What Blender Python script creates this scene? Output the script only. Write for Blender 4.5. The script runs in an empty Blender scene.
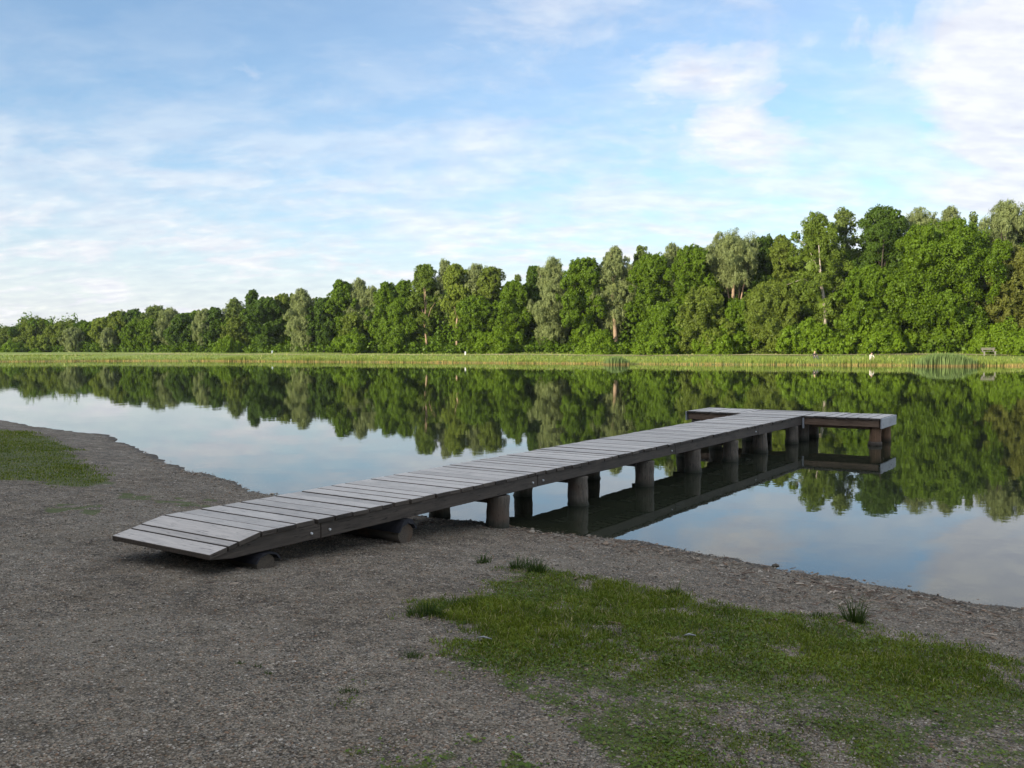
import bpy, bmesh, math, random
import numpy as np
from mathutils import Vector, Matrix
random.seed(7)
rng = np.random.default_rng(11)
sc = bpy.context.scene
COL = sc.collection
R = math.radians

# ------------------------------------------------------------------ camera (solved from the jetty's edges)
CAM_H, FPX, PITCH, ROLL = 2.3, 907.64, .04189, -.004607
cF = np.array([0, math.cos(PITCH), -math.sin(PITCH)])
cU0 = np.array([0, math.sin(PITCH), math.cos(PITCH)]); cR0 = np.array([1., 0, 0])
cR = cR0*math.cos(ROLL)+cU0*math.sin(ROLL); cU = -cR0*math.sin(ROLL)+cU0*math.cos(ROLL)
cam = bpy.data.objects.new('camera', bpy.data.cameras.new('camera')); COL.objects.link(cam)
cam.data.sensor_width = 36; cam.data.lens = 36*FPX/1024
cam.data.clip_end = 6000; cam.data.clip_start = .1
cam.matrix_world = Matrix(((cR[0], cU[0], -cF[0], 0), (cR[1], cU[1], -cF[1], 0), (cR[2], cU[2], -cF[2], CAM_H), (0, 0, 0, 1)))
sc.camera = cam
def ray(px, py): return cF+(px-512)/FPX*cR-(py-384)/FPX*cU
def at_z(px, py, z):
    d = ray(px, py); k = (z-CAM_H)/d[2]; return np.array([d[0]*k, d[1]*k, z])
def horizon(px): return 345.95-.0047*(px-512)*.98

# ------------------------------------------------------------------ lake outline and terrain heights
NEAR = [(180, -16), (100, -14), (30, -8), (12, 0), (6.5, 5), (4.41, 7.74), (4.13, 7.94), (3.79, 8.37), (3.38, 8.74), (3.09, 9.07), (2.54, 9.5),
        (1.98, 10.06), (1.27, 10.69), (.82, 11.01), (.22, 11.39), (-.32, 11.74), (-.84, 11.94), (-2.3, 13.05), (-3.4, 13.95), (-4.15, 14.47), (-5.7, 16.63),
        (-7.24, 18.67), (-8.75, 20.96), (-10.67, 23.89), (-12.7, 25.42), (-14.45, 27.13), (-16.49, 29.16), (-19, 33), (-40, 40), (-80, 44), (-150, 40), (-320, 22)]
FAR = [(-300, 40), (-260, 90), (-200, 140), (-130, 158), (-105, 157), (-87.4, 156), (-72, 158), (-52.8, 153), (-30.5, 140), (-13.1, 129.6), (0, 121.2), (22.3, 107.6),
       (37.4, 100.4), (46.6, 96.4), (52.6, 93.3), (70, 85), (110, 60), (140, 30), (160, 0)]
LAKE = np.array(NEAR+FAR, float); NN = len(NEAR)
def seg_dist(P, A, B):
    d = B-A; k = np.clip(((P-A)@d)/(d@d), 0, 1); q = P-(A+k[:, None]*d); return np.hypot(q[:, 0], q[:, 1])
def poly_inside(P, V):
    ins = np.zeros(len(P), bool)
    for i in range(len(V)):
        a, b = V[i], V[(i+1) % len(V)]
        c = ((a[1] > P[:, 1]) != (b[1] > P[:, 1]))
        with np.errstate(divide='ignore', invalid='ignore'):
            xx = (b[0]-a[0])*(P[:, 1]-a[1])/(b[1]-a[1]+1e-12)+a[0]
        ins ^= c & (P[:, 0] < xx)
    return ins
def poly_sd(P, V):                       # >0 inside
    V = np.asarray(V, float); d = np.full(len(P), 1e9)
    for i in range(len(V)): d = np.minimum(d, seg_dist(P, V[i], V[(i+1) % len(V)]))
    return np.where(poly_inside(P, V), d, -d)
def lake_sd(P):                          # distance to the near shore, to the far shore, inside?
    n = len(LAKE); dn = np.full(len(P), 1e9); df = np.full(len(P), 1e9)
    for i in range(n):
        d = seg_dist(P, LAKE[i], LAKE[(i+1) % n])
        if i < NN-1: dn = np.minimum(dn, d)
        else: df = np.minimum(df, d)
    return dn, df, poly_inside(P, LAKE)
def vnoise(P, scale, seed):              # smooth value noise in numpy
    q = P*scale; i = np.floor(q).astype(np.int64); f = q-i; f = f*f*(3-2*f)
    def hsh(a, b):
        v = (a*374761393+b*668265263+seed*982451653) & 0xffffffff
        v = ((v ^ (v >> 13))*1274126177) & 0xffffffff
        return ((v ^ (v >> 16)) & 0xffff)/65535.
    a = hsh(i[:, 0], i[:, 1]); b = hsh(i[:, 0]+1, i[:, 1]); c = hsh(i[:, 0], i[:, 1]+1); d = hsh(i[:, 0]+1, i[:, 1]+1)
    return (a+(b-a)*f[:, 0])*(1-f[:, 1])+(c+(d-c)*f[:, 0])*f[:, 1]-.5
NX, NZ = [-400, 0, .5, 1, 2.2, 4, 6, 10, 25, 80, 4000], [-2, 0, .03, .085, .185, .285, .39, .57, 1.1, 2, 4]
FX, FZ = [0, 1, 4, 10, 20, 60, 4000], [0, .18, .5, .95, 1.2, 1.5, 3]
def terrain(P):
    P = np.asarray(P, float)
    dn, df, ins = lake_sd(P)
    zn = np.interp(dn, NX[1:], NZ[1:]); zf = np.interp(df, FX, FZ)
    land = np.where(dn < df, zn, zf)
    fade = np.clip(dn/1.5, .45, 1)
    near = (dn < 60) & (dn < df)
    bump = np.where(near, .034*vnoise(P, 1.3, 1)+.024*vnoise(P, 3.7, 2)+.016*vnoise(P, 9., 3), .25*vnoise(P, .12, 4)*np.clip(df/10, 0, 1))
    z = np.where(ins, -np.minimum(np.minimum(.13*dn, .25*df), 2.2), land)
    return z+bump*np.where(ins, np.clip(1-dn/3, 0, 1)*.55, fade)
def tz(x, y): return float(terrain(np.array([[x, y]]))[0])
def ground(px, py):                      # where a sight line meets the near ground
    z = .4
    for _ in range(12):
        p = at_z(px, py, z); z = .5*z+.5*tz(p[0], p[1])
    return at_z(px, py, z)

# ------------------------------------------------------------------ small helpers
def link(o, parent=None):
    COL.objects.link(o)
    if parent is not None: o.parent = parent
    return o
def tag(o, label=None, cat=None, group=None, kind=None):
    if label: o['label'] = label
    if cat: o['category'] = cat
    if group: o['group'] = group
    if kind: o['kind'] = kind
    return o
def empty(name, loc, rz=0, label=None, cat=None, group=None):
    o = bpy.data.objects.new(name, None); o.empty_display_size = .2
    o.location = loc; o.rotation_euler = (0, 0, rz); link(o)
    return tag(o, label, cat, group)
def np_mesh(name, V, F, mat, parent=None, smooth=False):
    V = np.asarray(V, np.float32).reshape(-1, 3)
    me = bpy.data.meshes.new(name)
    F = np.asarray(F, np.int32); k = F.shape[1]
    me.vertices.add(len(V)); me.vertices.foreach_set('co', V.ravel())
    me.loops.add(F.size); me.loops.foreach_set('vertex_index', F.ravel())
    me.polygons.add(len(F)); me.polygons.foreach_set('loop_start', np.arange(0, F.size, k, dtype=np.int32))
    me.polygons.foreach_set('loop_total', np.full(len(F), k, np.int32))
    me.polygons.foreach_set('use_smooth', np.full(len(F), smooth, bool))
    me.update(calc_edges=True); me.validate()
    me.materials.append(mat)
    return link(bpy.data.objects.new(name, me), parent)
class MB:
    def __init__(s): s.bm = bmesh.new()
    def box(s, x0, x1, y0, y1, z0, z1, bev=0, jit=0):
        r = bmesh.ops.create_cube(s.bm, size=1)['verts']
        for v in r:
            v.co = Vector(((x0+x1)/2+v.co.x*(x1-x0), (y0+y1)/2+v.co.y*(y1-y0), (z0+z1)/2+v.co.z*(z1-z0)))
            if jit: v.co += Vector((random.uniform(-jit, jit), random.uniform(-jit, jit)*.3, random.uniform(-jit, jit)*.3))
        if bev:
            es = list({e for v in r for e in v.link_edges})
            bmesh.ops.bevel(s.bm, geom=es, offset=bev, segments=1, affect='EDGES')
    def prism(s, pts, x0, x1, bev=0):      # outline in (y, z), extruded along x
        a = [s.bm.verts.new((x0, y, z)) for y, z in pts]; b = [s.bm.verts.new((x1, y, z)) for y, z in pts]
        n = len(pts); fs = [s.bm.faces.new(a[::-1]), s.bm.faces.new(b)]
        for i in range(n): fs.append(s.bm.faces.new((a[i], a[(i+1) % n], b[(i+1) % n], b[i])))
        bmesh.ops.recalc_face_normals(s.bm, faces=fs)
        if bev: bmesh.ops.bevel(s.bm, geom=list({e for f in fs for e in f.edges}), offset=bev, segments=1, affect='EDGES')
    def tube(s, pts, rad, n=10, wob=0, cap=True):
        rings = []
        for i, (p, r) in enumerate(zip(pts, rad)):
            p = Vector(p); d = (Vector(pts[min(i+1, len(pts)-1)])-Vector(pts[max(i-1, 0)])).normalized()
            u = d.orthogonal().normalized() if abs(d.z) < .98 else Vector((1, 0, 0)); v = d.cross(u).normalized(); u = v.cross(d)
            rings.append([s.bm.verts.new(p+(u*math.cos(2*math.pi*k/n)+v*math.sin(2*math.pi*k/n))*r*(1+random.uniform(-wob, wob))) for k in range(n)])
        for a, b in zip(rings, rings[1:]):
            for k in range(n): s.bm.faces.new((a[k], a[(k+1) % n], b[(k+1) % n], b[k])).smooth = True
        if cap: s.bm.faces.new(rings[0][::-1]); s.bm.faces.new(rings[-1])
    def build(s, name, mat, parent=None, ends=None, axis=0):
        if ends:
            s.bm.normal_update()
            for f in s.bm.faces:
                if max(abs(f.normal.x), abs(f.normal.y)) > .6: f.material_index = 1
        me = bpy.data.meshes.new(name); s.bm.normal_update(); s.bm.to_mesh(me); s.bm.free()
        me.materials.append(mat)
        if ends: me.materials.append(ends)
        return link(bpy.data.objects.new(name, me), parent)

# ------------------------------------------------------------------ materials
class NT:
    def __init__(s, name):
        s.m = bpy.data.materials.new(name); s.m.use_nodes = True; s.t = s.m.node_tree; s.t.nodes.clear()
        s.out = s.n('ShaderNodeOutputMaterial')
    def n(s, typ, **kw):
        o = s.t.nodes.new(typ)
        for k, v in kw.items():
            if hasattr(o, k) and k not in o.inputs: setattr(o, k, v)
            else: s.set(o.inputs[k], v)
        return o
    def set(s, inp, v):
        if hasattr(v, 'is_output'): s.t.links.new(v, inp)
        else: inp.default_value = v
    def math(s, op, a, b=0., c=None, clamp=False):
        o = s.t.nodes.new('ShaderNodeMath'); o.operation = op; o.use_clamp = clamp
        s.set(o.inputs[0], a); s.set(o.inputs[1], b)
        if c is not None: s.set(o.inputs[2], c)
        return o.outputs[0]
    def mix(s, f, a, b, mode='MIX'):
        o = s.t.nodes.new('ShaderNodeMix'); o.data_type = 'RGBA'; o.blend_type = mode
        s.set(o.inputs[0], f); s.set(o.inputs[6], a if hasattr(a, 'is_output') else (*a, 1)); s.set(o.inputs[7], b if hasattr(b, 'is_output') else (*b, 1))
        return o.outputs[2]
    def ramp(s, f, stops, interp='LINEAR'):
        o = s.t.nodes.new('ShaderNodeValToRGB'); o.color_ramp.interpolation = interp
        e = o.color_ramp.elements
        while len(e) < len(stops): e.new(.5)
        for k, (p, c) in zip(e, stops): k.position = p; k.color = (*c, 1) if not isinstance(c, (int, float)) else (c, c, c, 1)
        s.set(o.inputs[0], f); return o.outputs[0]
    def noise(s, vec, scale, detail=4, rough=.55, dist=0.):
        o = s.n('ShaderNodeTexNoise'); s.set(o.inputs['Vector'], vec)
        o.inputs['Scale'].default_value = scale; o.inputs['Detail'].default_value = detail
        o.inputs['Roughness'].default_value = rough; o.inputs['Distortion'].default_value = dist
        return o.outputs[0]
    def mapv(s, vec, scale=(1, 1, 1), loc=(0, 0, 0)):
        o = s.n('ShaderNodeMapping'); s.set(o.inputs[0], vec); o.inputs['Scale'].default_value = scale; s.set(o.inputs['Location'], loc); return o.outputs[0]
    def bump(s, h, strength, dist): return s.n('ShaderNodeBump', Height=h, Strength=strength, Distance=dist).outputs[0]

def leaf_mat(name, c, trans=.25, var=.42, hue=(1.15, 1.08, .85)):
    t = NT(name); g = t.n('ShaderNodeNewGeometry'); rnd = g.outputs['Random Per Island']
    pos = t.n('ShaderNodeTexCoord').outputs['Object']
    nz = t.noise(pos, .55, 2)
    lo = tuple(x*(1-var) for x in c); hi = tuple(x*(1+var*.55)*h for x, h in zip(c, hue))
    f = t.math('ADD', t.math('MULTIPLY', rnd, .28), t.math('MULTIPLY', nz, .72), clamp=True)
    colr = t.mix(f, lo, hi)
    d = t.n('ShaderNodeBsdfDiffuse', Color=colr)
    tr = t.n('ShaderNodeBsdfTranslucent', Color=t.mix(.5, colr, tuple(min(1, x*1.7) for x in c)))
    gl = t.n('ShaderNodeBsdfGlossy', Roughness=.45, Color=(.8, .85, .8, 1))
    m1 = t.n('ShaderNodeMixShader', Fac=trans); t.set(m1.inputs[1], d.outputs[0]); t.set(m1.inputs[2], tr.outputs[0])
    m2 = t.n('ShaderNodeMixShader', Fac=.012); t.set(m2.inputs[1], m1.outputs[0]); t.set(m2.inputs[2], gl.outputs[0])
    t.set(t.out.inputs[0], m2.outputs[0]); return t.m
def simple_mat(name, c, rough=.8, var=.25, scale=6., stretch=(1, 1, 1), spec=.3):
    t = NT(name); v = t.mapv(t.n('ShaderNodeTexCoord').outputs['Object'], stretch)
    nz = t.noise(v, scale, 5)
    colr = t.mix(nz, tuple(x*(1-var) for x in c), tuple(x*(1+var) for x in c))
    b = t.n('ShaderNodeBsdfPrincipled', Roughness=rough); t.set(b.inputs['Base Color'], colr); b.inputs['Specular IOR Level'].default_value = spec
    t.set(b.inputs['Normal'], t.bump(nz, .3, .02)); t.set(t.out.inputs[0], b.outputs[0]); return t.m
def wood_mat(name, c_lo, c_hi, axis, rough=.62, wet=False, patch=None, spec=.4, pv=.45):
    t = NT(name); tc = t.n('ShaderNodeTexCoord').outputs['Object']; g = t.n('ShaderNodeNewGeometry'); rnd = g.outputs['Random Per Island']
    off = t.n('ShaderNodeCombineXYZ', X=t.math('MULTIPLY', rnd, 37.), Y=t.math('MULTIPLY', rnd, 91.), Z=t.math('MULTIPLY', rnd, 13.)).outputs[0]
    sc_ = [14, 14, 14]; sc_[axis] = .9
    v = t.mapv(tc, tuple(sc_), off)
    grain = t.noise(v, 3.2, 6, .65, .4)
    blot = t.noise(t.mapv(tc, (1, 1, 1), off), 2.3, 4)
    f = t.math('ADD', t.math('MULTIPLY', grain, .9), t.math('MULTIPLY', t.math('SUBTRACT', rnd, .5), pv))
    colr = t.ramp(f, [(.22, c_lo), (.72, c_hi)])
    colr = t.mix(t.math('MULTIPLY', t.ramp(blot, [(.5, 0.), (.75, 1.)]), .35), colr, tuple(x*.55 for x in c_lo))
    if patch: colr = t.mix(t.math('MULTIPLY', t.ramp(t.noise(tc, 3.1, 3), [(.52, 0.), (.68, 1.)]), .75), colr, patch)
    crack = t.ramp(t.noise(v, 6.5, 2, .5), [(.30, 0.), (.36, 1.)])
    colr = t.mix(t.math('SUBTRACT', 1., crack), colr, tuple(x*.3 for x in c_lo))
    rr = t.math('ADD', rough, t.math('MULTIPLY', t.math('SUBTRACT', grain, .5), .3))
    if wet:
        z = t.n('ShaderNodeSeparateXYZ', Vector=t.n('ShaderNodeNewGeometry').outputs['Position']).outputs[2]
        w = t.ramp(t.math('ADD', z, t.math('MULTIPLY', t.math('SUBTRACT', t.noise(tc, 9, 3), .5), .07)), [(.02, 1.), (.13, 0.)])
        colr = t.mix(t.math('MULTIPLY', w, .8), colr, (.016, .020, .011))
    b = t.n('ShaderNodeBsdfPrincipled', Roughness=rr); t.set(b.inputs['Base Color'], colr); b.inputs['Specular IOR Level'].default_value = spec
    t.set(b.inputs['Normal'], t.bump(t.math('ADD', grain, t.math('MULTIPLY', crack, .5)), .5, .006)); t.set(t.out.inputs[0], b.outputs[0]); return t.m

M = {}
M['deck_x'] = wood_mat('weathered_plank_across', (.285, .255, .218), (.55, .50, .435), 0, .52, pv=.28)
M['deck_y'] = wood_mat('weathered_plank_along', (.285, .255, .218), (.55, .50, .435), 1, .52, pv=.28)
M['beam'] = wood_mat('weathered_beam', (.040, .032, .025), (.112, .090, .070), 1, .75, spec=.25)
M['fascia'] = wood_mat('grey_end_board', (.26, .26, .265), (.41, .41, .41), 1, .5)
M['brown'] = wood_mat('brown_beam', (.085, .050, .032), (.24, .155, .10), 0, .7, spec=.25)
M['post'] = wood_mat('post_wood', (.040, .034, .027), (.20, .165, .126), 2, .8, wet=True, patch=(.115, .080, .055), spec=.25)
M['log'] = wood_mat('log_wood', (.042, .035, .028), (.12, .095, .07), 0, .8, patch=(.13, .082, .052), spec=.2)
M['log_up'] = wood_mat('orange_post_wood', (.085, .048, .026), (.26, .15, .085), 2, .8, wet=True, spec=.2)
M['pad'] = simple_mat('black_roofing_felt', (.022, .022, .026), .55, .3, 20)
M['bolt'] = simple_mat('galvanised_bolt', (.62, .62, .60), .35, .1, 20, spec=.6)
M['bark_dark'] = simple_mat('dark_bark', (.075, .06, .045), .9, .4, 3, (1, 1, .3))
M['bark_tan'] = simple_mat('tan_bark', (.34, .235, .15), .9, .3, 3, (1, 1, .3))
M['bark_pale'] = simple_mat('pale_bark', (.36, .31, .24), .85, .3, 3, (1, 1, .3))

LC = dict(maple=(.112, .190, .013), poplar=(.138, .205, .028), willow=(.235, .285, .120), olive=(.150, .205, .032),
          dark=(.072, .130, .017), sparse=(.145, .20, .050), yellow=(.19, .255, .038), shrub=(.135, .225, .014), russet=(.150, .170, .036))
for k, c in LC.items(): M['leaf_'+k] = leaf_mat('leaves_'+k, tuple(x*.93 for x in c))
M['leaf_under'] = leaf_mat('leaves_undergrowth', (.088, .155, .012))
M['leaf_wood'] = leaf_mat('leaves_wood', (.050, .085, .016))

# ---- ground
def ground_mat():
    t = NT('gravel_shore_ground'); pos = t.n('ShaderNodeNewGeometry').outputs['Position']
    at = t.n('ShaderNodeVertexColor', layer_name='mask'); s = t.n('ShaderNodeSeparateColor', Color=at.outputs[0])
    gr, bank, wet = s.outputs[0], s.outputs[1], s.outputs[2]
    vo = t.n('ShaderNodeTexVoronoi', Scale=80.); t.set(vo.inputs['Vector'], t.mapv(pos, (1, 1, .3)))
    vo2 = t.n('ShaderNodeTexVoronoi', Scale=36.); t.set(vo2.inputs['Vector'], t.mapv(pos, (1, 1, .3), (3.1, 7.7, 0)))
    rv = t.n('ShaderNodeSeparateColor', Color=vo.outputs['Color'])
    stone = t.ramp(rv.outputs[0], [(0, (.060, .053, .041)), (.3, (.165, .149, .117)), (.6, (.285, .258, .206)), (.85, (.235, .192, .140)), (1, (.47, .43, .355))])
    stone = t.mix(t.math('MULTIPLY', t.ramp(rv.outputs[1], [(.86, 0.), (.9, 1.)], 'LINEAR'), .6), stone, (.21, .125, .085))
    stone = t.mix(t.math('MULTIPLY', t.ramp(rv.outputs[2], [(.8, 0.), (.86, 1.)]), .5), stone, (.17, .185, .19))
    edge = t.ramp(vo.outputs['Distance'], [(.35, 1.), (.75, .42)])
    stone = t.mix(1., stone, edge, 'MULTIPLY')
    big = t.noise(pos, .9, 5, .6); mid = t.noise(t.mapv(pos, (1, 1, 1), (9, 4, 0)), 4.2, 4, .6)
    soil = t.ramp(t.math('ADD', t.math('MULTIPLY', big, .55), t.math('MULTIPLY', mid, .45)), [(.45, 0.), (.60, 1.)])
    col = t.mix(t.math('MULTIPLY', soil, .6), stone, (.095, .075, .049))
    vo3 = t.n('ShaderNodeTexVoronoi', Scale=17.); t.set(vo3.inputs['Vector'], t.mapv(pos, (1, 1, .3), (1.3, 5.2, 0)))
    v3 = t.n('ShaderNodeSeparateColor', Color=vo3.outputs['Color']).outputs[0]
    col = t.mix(1., col, t.ramp(v3, [(0, .62), (.45, 1.), (.8, 1.08), (1, 1.5)]), 'MULTIPLY')
    strk = t.ramp(t.noise(pos, 2.6, 6, .72), [(.40, .66), (.52, 1.), (.68, 1.2)])
    col = t.mix(1., col, strk, 'MULTIPLY')
    col = t.mix(1., col, (.99, .945, .885), 'MULTIPLY')
    lite = t.ramp(t.noise(t.mapv(pos, (1, 1, 1), (31, 14, 0)), .55, 3), [(.52, 0.), (.72, 1.)])
    col = t.mix(t.math('MULTIPLY', lite, .35), col, t.mix(.5, stone, (.40, .365, .28)))
    # wet edge and drift band near the water
    col = t.mix(t.math('MULTIPLY', wet, .8), col, (.055, .047, .038))
    # short turf and moss
    gn = t.noise(pos, 7., 5, .6)
    gcol = t.mix(gn, (.034, .050, .010), (.098, .115, .028))
    gm = t.ramp(t.math('ADD', gr, t.math('MULTIPLY', t.math('SUBTRACT', t.noise(pos, 11., 4, .65), .5), .9)), [(.36, 0.), (.62, 1.)])
    col = t.mix(t.math('MULTIPLY', gm, .85), col, gcol)
    bn = t.noise(pos, .35, 5, .6)
    bcol = t.mix(bn, (.135, .205, .026), (.23, .26, .055))
    col = t.mix(bank, col, bcol)
    z = t.n('ShaderNodeSeparateXYZ', Vector=pos).outputs[2]
    mud = t.ramp(z, [(0, 0.), (1, 1.)])
    deep = t.math('SUBTRACT', 1., t.math('MULTIPLY_ADD', z, 1.6, 1.05, clamp=True), clamp=True)
    col = t.mix(deep, col, (.020, .024, .012))
    h = t.math('ADD', t.math('MULTIPLY', vo.outputs['Distance'], -.7), t.math('ADD', t.math('MULTIPLY', vo2.outputs['Distance'], -.6), t.math('MULTIPLY', gn, .6)))
    b = t.n('ShaderNodeBsdfPrincipled', Roughness=.85); t.set(b.inputs['Base Color'], col); b.inputs['Specular IOR Level'].default_value = .25
    t.set(b.inputs['Normal'], t.bump(h, .9, .012)); t.set(t.out.inputs[0], b.outputs[0]); return t.m
M['ground'] = ground_mat()
def water_mat():
    t = NT('lake_water'); pos = t.n('ShaderNodeNewGeometry').outputs['Position']
    n1 = t.noise(t.mapv(pos, (1, 1, 1)), .9, 3, .5); n2 = t.noise(t.mapv(pos, (1, 1, 1), (5, 9, 0)), 7., 2, .5)
    h = t.math('ADD', t.math('MULTIPLY', n1, .8), t.math('MULTIPLY', n2, .12))
    nor = t.bump(h, .040, .05)
    fr = t.n('ShaderNodeFresnel', IOR=1.42); t.set(fr.inputs['Normal'], nor)
    gl = t.n('ShaderNodeBsdfGlossy', Roughness=.010, Color=(.97, .98, .98, 1)); t.set(gl.inputs['Normal'], nor)
    tp = t.n('ShaderNodeBsdfTransparent', Color=(.60, .62, .50, 1))
    df = t.n('ShaderNodeBsdfDiffuse', Color=(.030, .036, .022, 1))
    m1 = t.n('ShaderNodeMixShader', Fac=.55); t.set(m1.inputs[1], tp.outputs[0]); t.set(m1.inputs[2], df.outputs[0])
    m2 = t.n('ShaderNodeMixShader', Fac=fr.outputs[0]); t.set(m2.inputs[1], m1.outputs[0]); t.set(m2.inputs[2], gl.outputs[0])
    t.set(t.out.inputs[0], m2.outputs[0]); return t.m
M['water'] = water_mat()

# ------------------------------------------------------------------ grass patches on the near shore (outlines on the ground)
PATCH = [[ground(*p)[:2] for p in q] for q in (
    [(416, 606), (440, 603), (470, 600), (500, 590), (512, 572), (545, 570), (575, 576), (620, 584), (640, 590), (690, 599), (735, 602), (775, 612), (810, 620),
     (860, 627), (900, 634), (940, 644), (985, 652), (1024, 659), (1120, 672), (1200, 800), (1100, 980), (700, 980), (640, 800), (560, 745), (500, 705), (455, 665), (432, 632)],
    [(-120, 424), (0, 429), (40, 434), (70, 449), (98, 470), (112, 484), (70, 487), (0, 481), (-160, 476)])]
STRIP = [[ground(*p)[:2] for p in q] for q in ([(119, 492), (215, 499), (214, 508), (176, 506), (119, 499)], [(50, 500), (100, 505), (95, 515), (40, 512)],
         [(330, 700), (362, 685), (366, 700), (345, 710)], [(404, 650), (430, 650), (428, 660), (402, 660)], [(340, 760), (440, 735), (560, 740), (640, 800), (340, 800)])]
def grass_density(P):
    a = np.full(len(P), -9.)
    for q in PATCH: a = np.maximum(a, poly_sd(P, q))
    n1 = vnoise(P, 1.6, 21)+.7*vnoise(P, 4.5, 22)+.6*vnoise(P, 11., 23)
    core = np.clip((a+.10+.42*n1)/.34, 0, 1)*np.where(P[:, 1] < 9.5, np.clip(1.25+1.6*(vnoise(P, 3.1, 24)+.8*vnoise(P, 8., 25)), .15, 1), 1)
    # the near part of the patch is worn thin
    d = P[:, 1]+(.10*P[:, 0]); thin = np.clip((5.75-d)/.9, 0, 1)*(P[:, 1] < 9)
    core = core*np.clip(1-thin*(.44-1.1*n1), .12, 1)
    b = np.full(len(P), -9.)
    for q in STRIP: b = np.maximum(b, poly_sd(P, q))
    st = np.clip((b+.05+.16*n1)/.14, 0, 1)*np.clip(2.2*(vnoise(P, 4.2, 26)+.7*vnoise(P, 10., 27))+.25, 0, 1)
    return np.clip(np.maximum(core, st), 0, 1)

# ------------------------------------------------------------------ ground sheet
def build_ground():
    th = np.concatenate([np.linspace(-180, -44, 110, endpoint=False), np.linspace(-44, 44, 560, endpoint=False), np.linspace(44, 180, 110, endpoint=False)])
    rr = np.concatenate([[.02], np.geomspace(.6, 2.6, 16, endpoint=False), np.geomspace(2.6, 36, 330, endpoint=False), np.geomspace(36, 400, 170, endpoint=False), np.geomspace(400, 3500, 20)])
    a = np.radians(th); X = np.sin(a)[None, :]*rr[:, None]; Y = np.cos(a)[None, :]*rr[:, None]
    P = np.stack([X.ravel(), Y.ravel()], 1); Z = terrain(P)
    n, m = len(rr), len(th)
    i = np.arange(n-1)[:, None]*m; j = np.arange(m)[None, :]; jn = (j+1) % m
    F = np.stack([i+j, i+jn, i+m+jn, i+m+j], -1).reshape(-1, 4)[:, ::-1]
    o = np_mesh('ground', np.column_stack([P, Z]), F, M['ground'], smooth=True)
    dn, df, ins = lake_sd(P)
    near = dn < df
    g = np.zeros(len(P)); sel = near & (dn < 40) & (~ins); g[sel] = grass_density(P[sel])*np.where(P[sel][:, 1] > 9.5, 1.25, 1.)
    g[near & (~ins) & (dn > 30)] = .9
    bank = np.where(near, 0, np.where(ins, np.clip(1-df/.6, 0, 1), 1))
    wig = vnoise(P, 2.1, 31)+.5*vnoise(P, 6, 32)
    wet = np.where(near, np.where(ins, 1, np.clip(1.25-(dn+.12*wig)/.16, 0, 1)), 0)
    C = np.column_stack([g, bank, wet, np.ones(len(P))]).astype(np.float32)
    ca = o.data.color_attributes.new('mask', 'FLOAT_COLOR', 'POINT'); ca.data.foreach_set('color', C.ravel())
    tag(o, kind='structure')
build_ground()
wv = [(-420, -80, 0), (260, -80, 0), (260, 300, 0), (-420, 300, 0)]
tag(np_mesh('lake_water', wv, [(0, 1, 2, 3)], M['water']), kind='structure')

# ------------------------------------------------------------------ scattered pebbles (uncountable)
def octs(P, r, sq, seed):
    g = np.random.default_rng(seed); n = len(P)
    base = np.array([(1, 0, 0), (-1, 0, 0), (0, 1, 0), (0, -1, 0), (0, 0, 1), (0, 0, -1), (.62, .62, .35), (-.62, .62, .35), (-.62, -.62, .35), (.62, -.62, .35)], float)
    fc = np.array([(0, 6, 4), (6, 2, 4), (2, 7, 4), (7, 1, 4), (1, 8, 4), (8, 3, 4), (3, 9, 4), (9, 0, 4), (0, 5, 6), (6, 5, 2), (2, 5, 7), (7, 5, 1), (1, 5, 8), (8, 5, 3), (3, 5, 9), (9, 5, 0)])
    V = base[None]*(1+g.uniform(-.22, .22, (n, 10, 1)))*r[:, None, None]
    V[:, :, 0] *= g.uniform(.8, 1.35, (n, 1)); V[:, :, 2] *= sq[:, None]
    a = g.uniform(0, 6.28, n); c, s = np.cos(a)[:, None], np.sin(a)[:, None]
    x = V[:, :, 0]*c-V[:, :, 1]*s; y = V[:, :, 0]*s+V[:, :, 1]*c
    V = np.stack([x, y, V[:, :, 2]], -1)+P[:, None, :]
    F = (fc[None]+(np.arange(n)*10)[:, None, None]).reshape(-1, 3)
    return V.reshape(-1, 3), F
def pebble_mat():
    t = NT('pebbles'); rnd = t.n('ShaderNodeNewGeometry').outputs['Random Per Island']
    c = t.ramp(rnd, [(0, (.048, .042, .034)), (.2, (.14, .125, .099)), (.4, (.245, .22, .176)), (.58, (.15, .142, .128)), (.68, (.28, .245, .19)), (.8, (.185, .122, .08)), (.87, (.235, .21, .168)), (.96, (.33, .305, .26)), (1, (.42, .395, .35))])
    b = t.n('ShaderNodeBsdfPrincipled', Roughness=.8); t.set(b.inputs['Base Color'], t.mix(1., c, (1.05, 1.0, .94), 'MULTIPLY')); b.inputs['Specular IOR Level'].default_value = .25
    t.set(t.out.inputs[0], b.outputs[0]); return t.m
M['pebble'] = pebble_mat()
def view_points(n, dmin, dmax, half, power=1.):
    u = rng.uniform(0, 1, n); d = (dmin**(2-power)+u*(dmax**(2-power)-dmin**(2-power)))**(1/(2-power))
    a = rng.uniform(-half, half, n); return np.column_stack([d*np.tan(np.radians(a)), d])
P = view_points(260000, 3.1, 17., 35, 1.75)
dn, df, ins = lake_sd(P); keep = ((~ins) & (dn > .02)) | (ins & (dn < .45) & (rng.uniform(0, 1, len(P)) < .6))
P = P[keep]; dn = dn[keep]; gd = grass_density(P); ok = rng.uniform(0, 1, len(P)) > gd*.92; P = P[ok]; dn = dn[ok]
r = rng.lognormal(math.log(.0052), .30, len(P)).clip(.003, .0125)*(.9+.035*P[:, 1])
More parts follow.
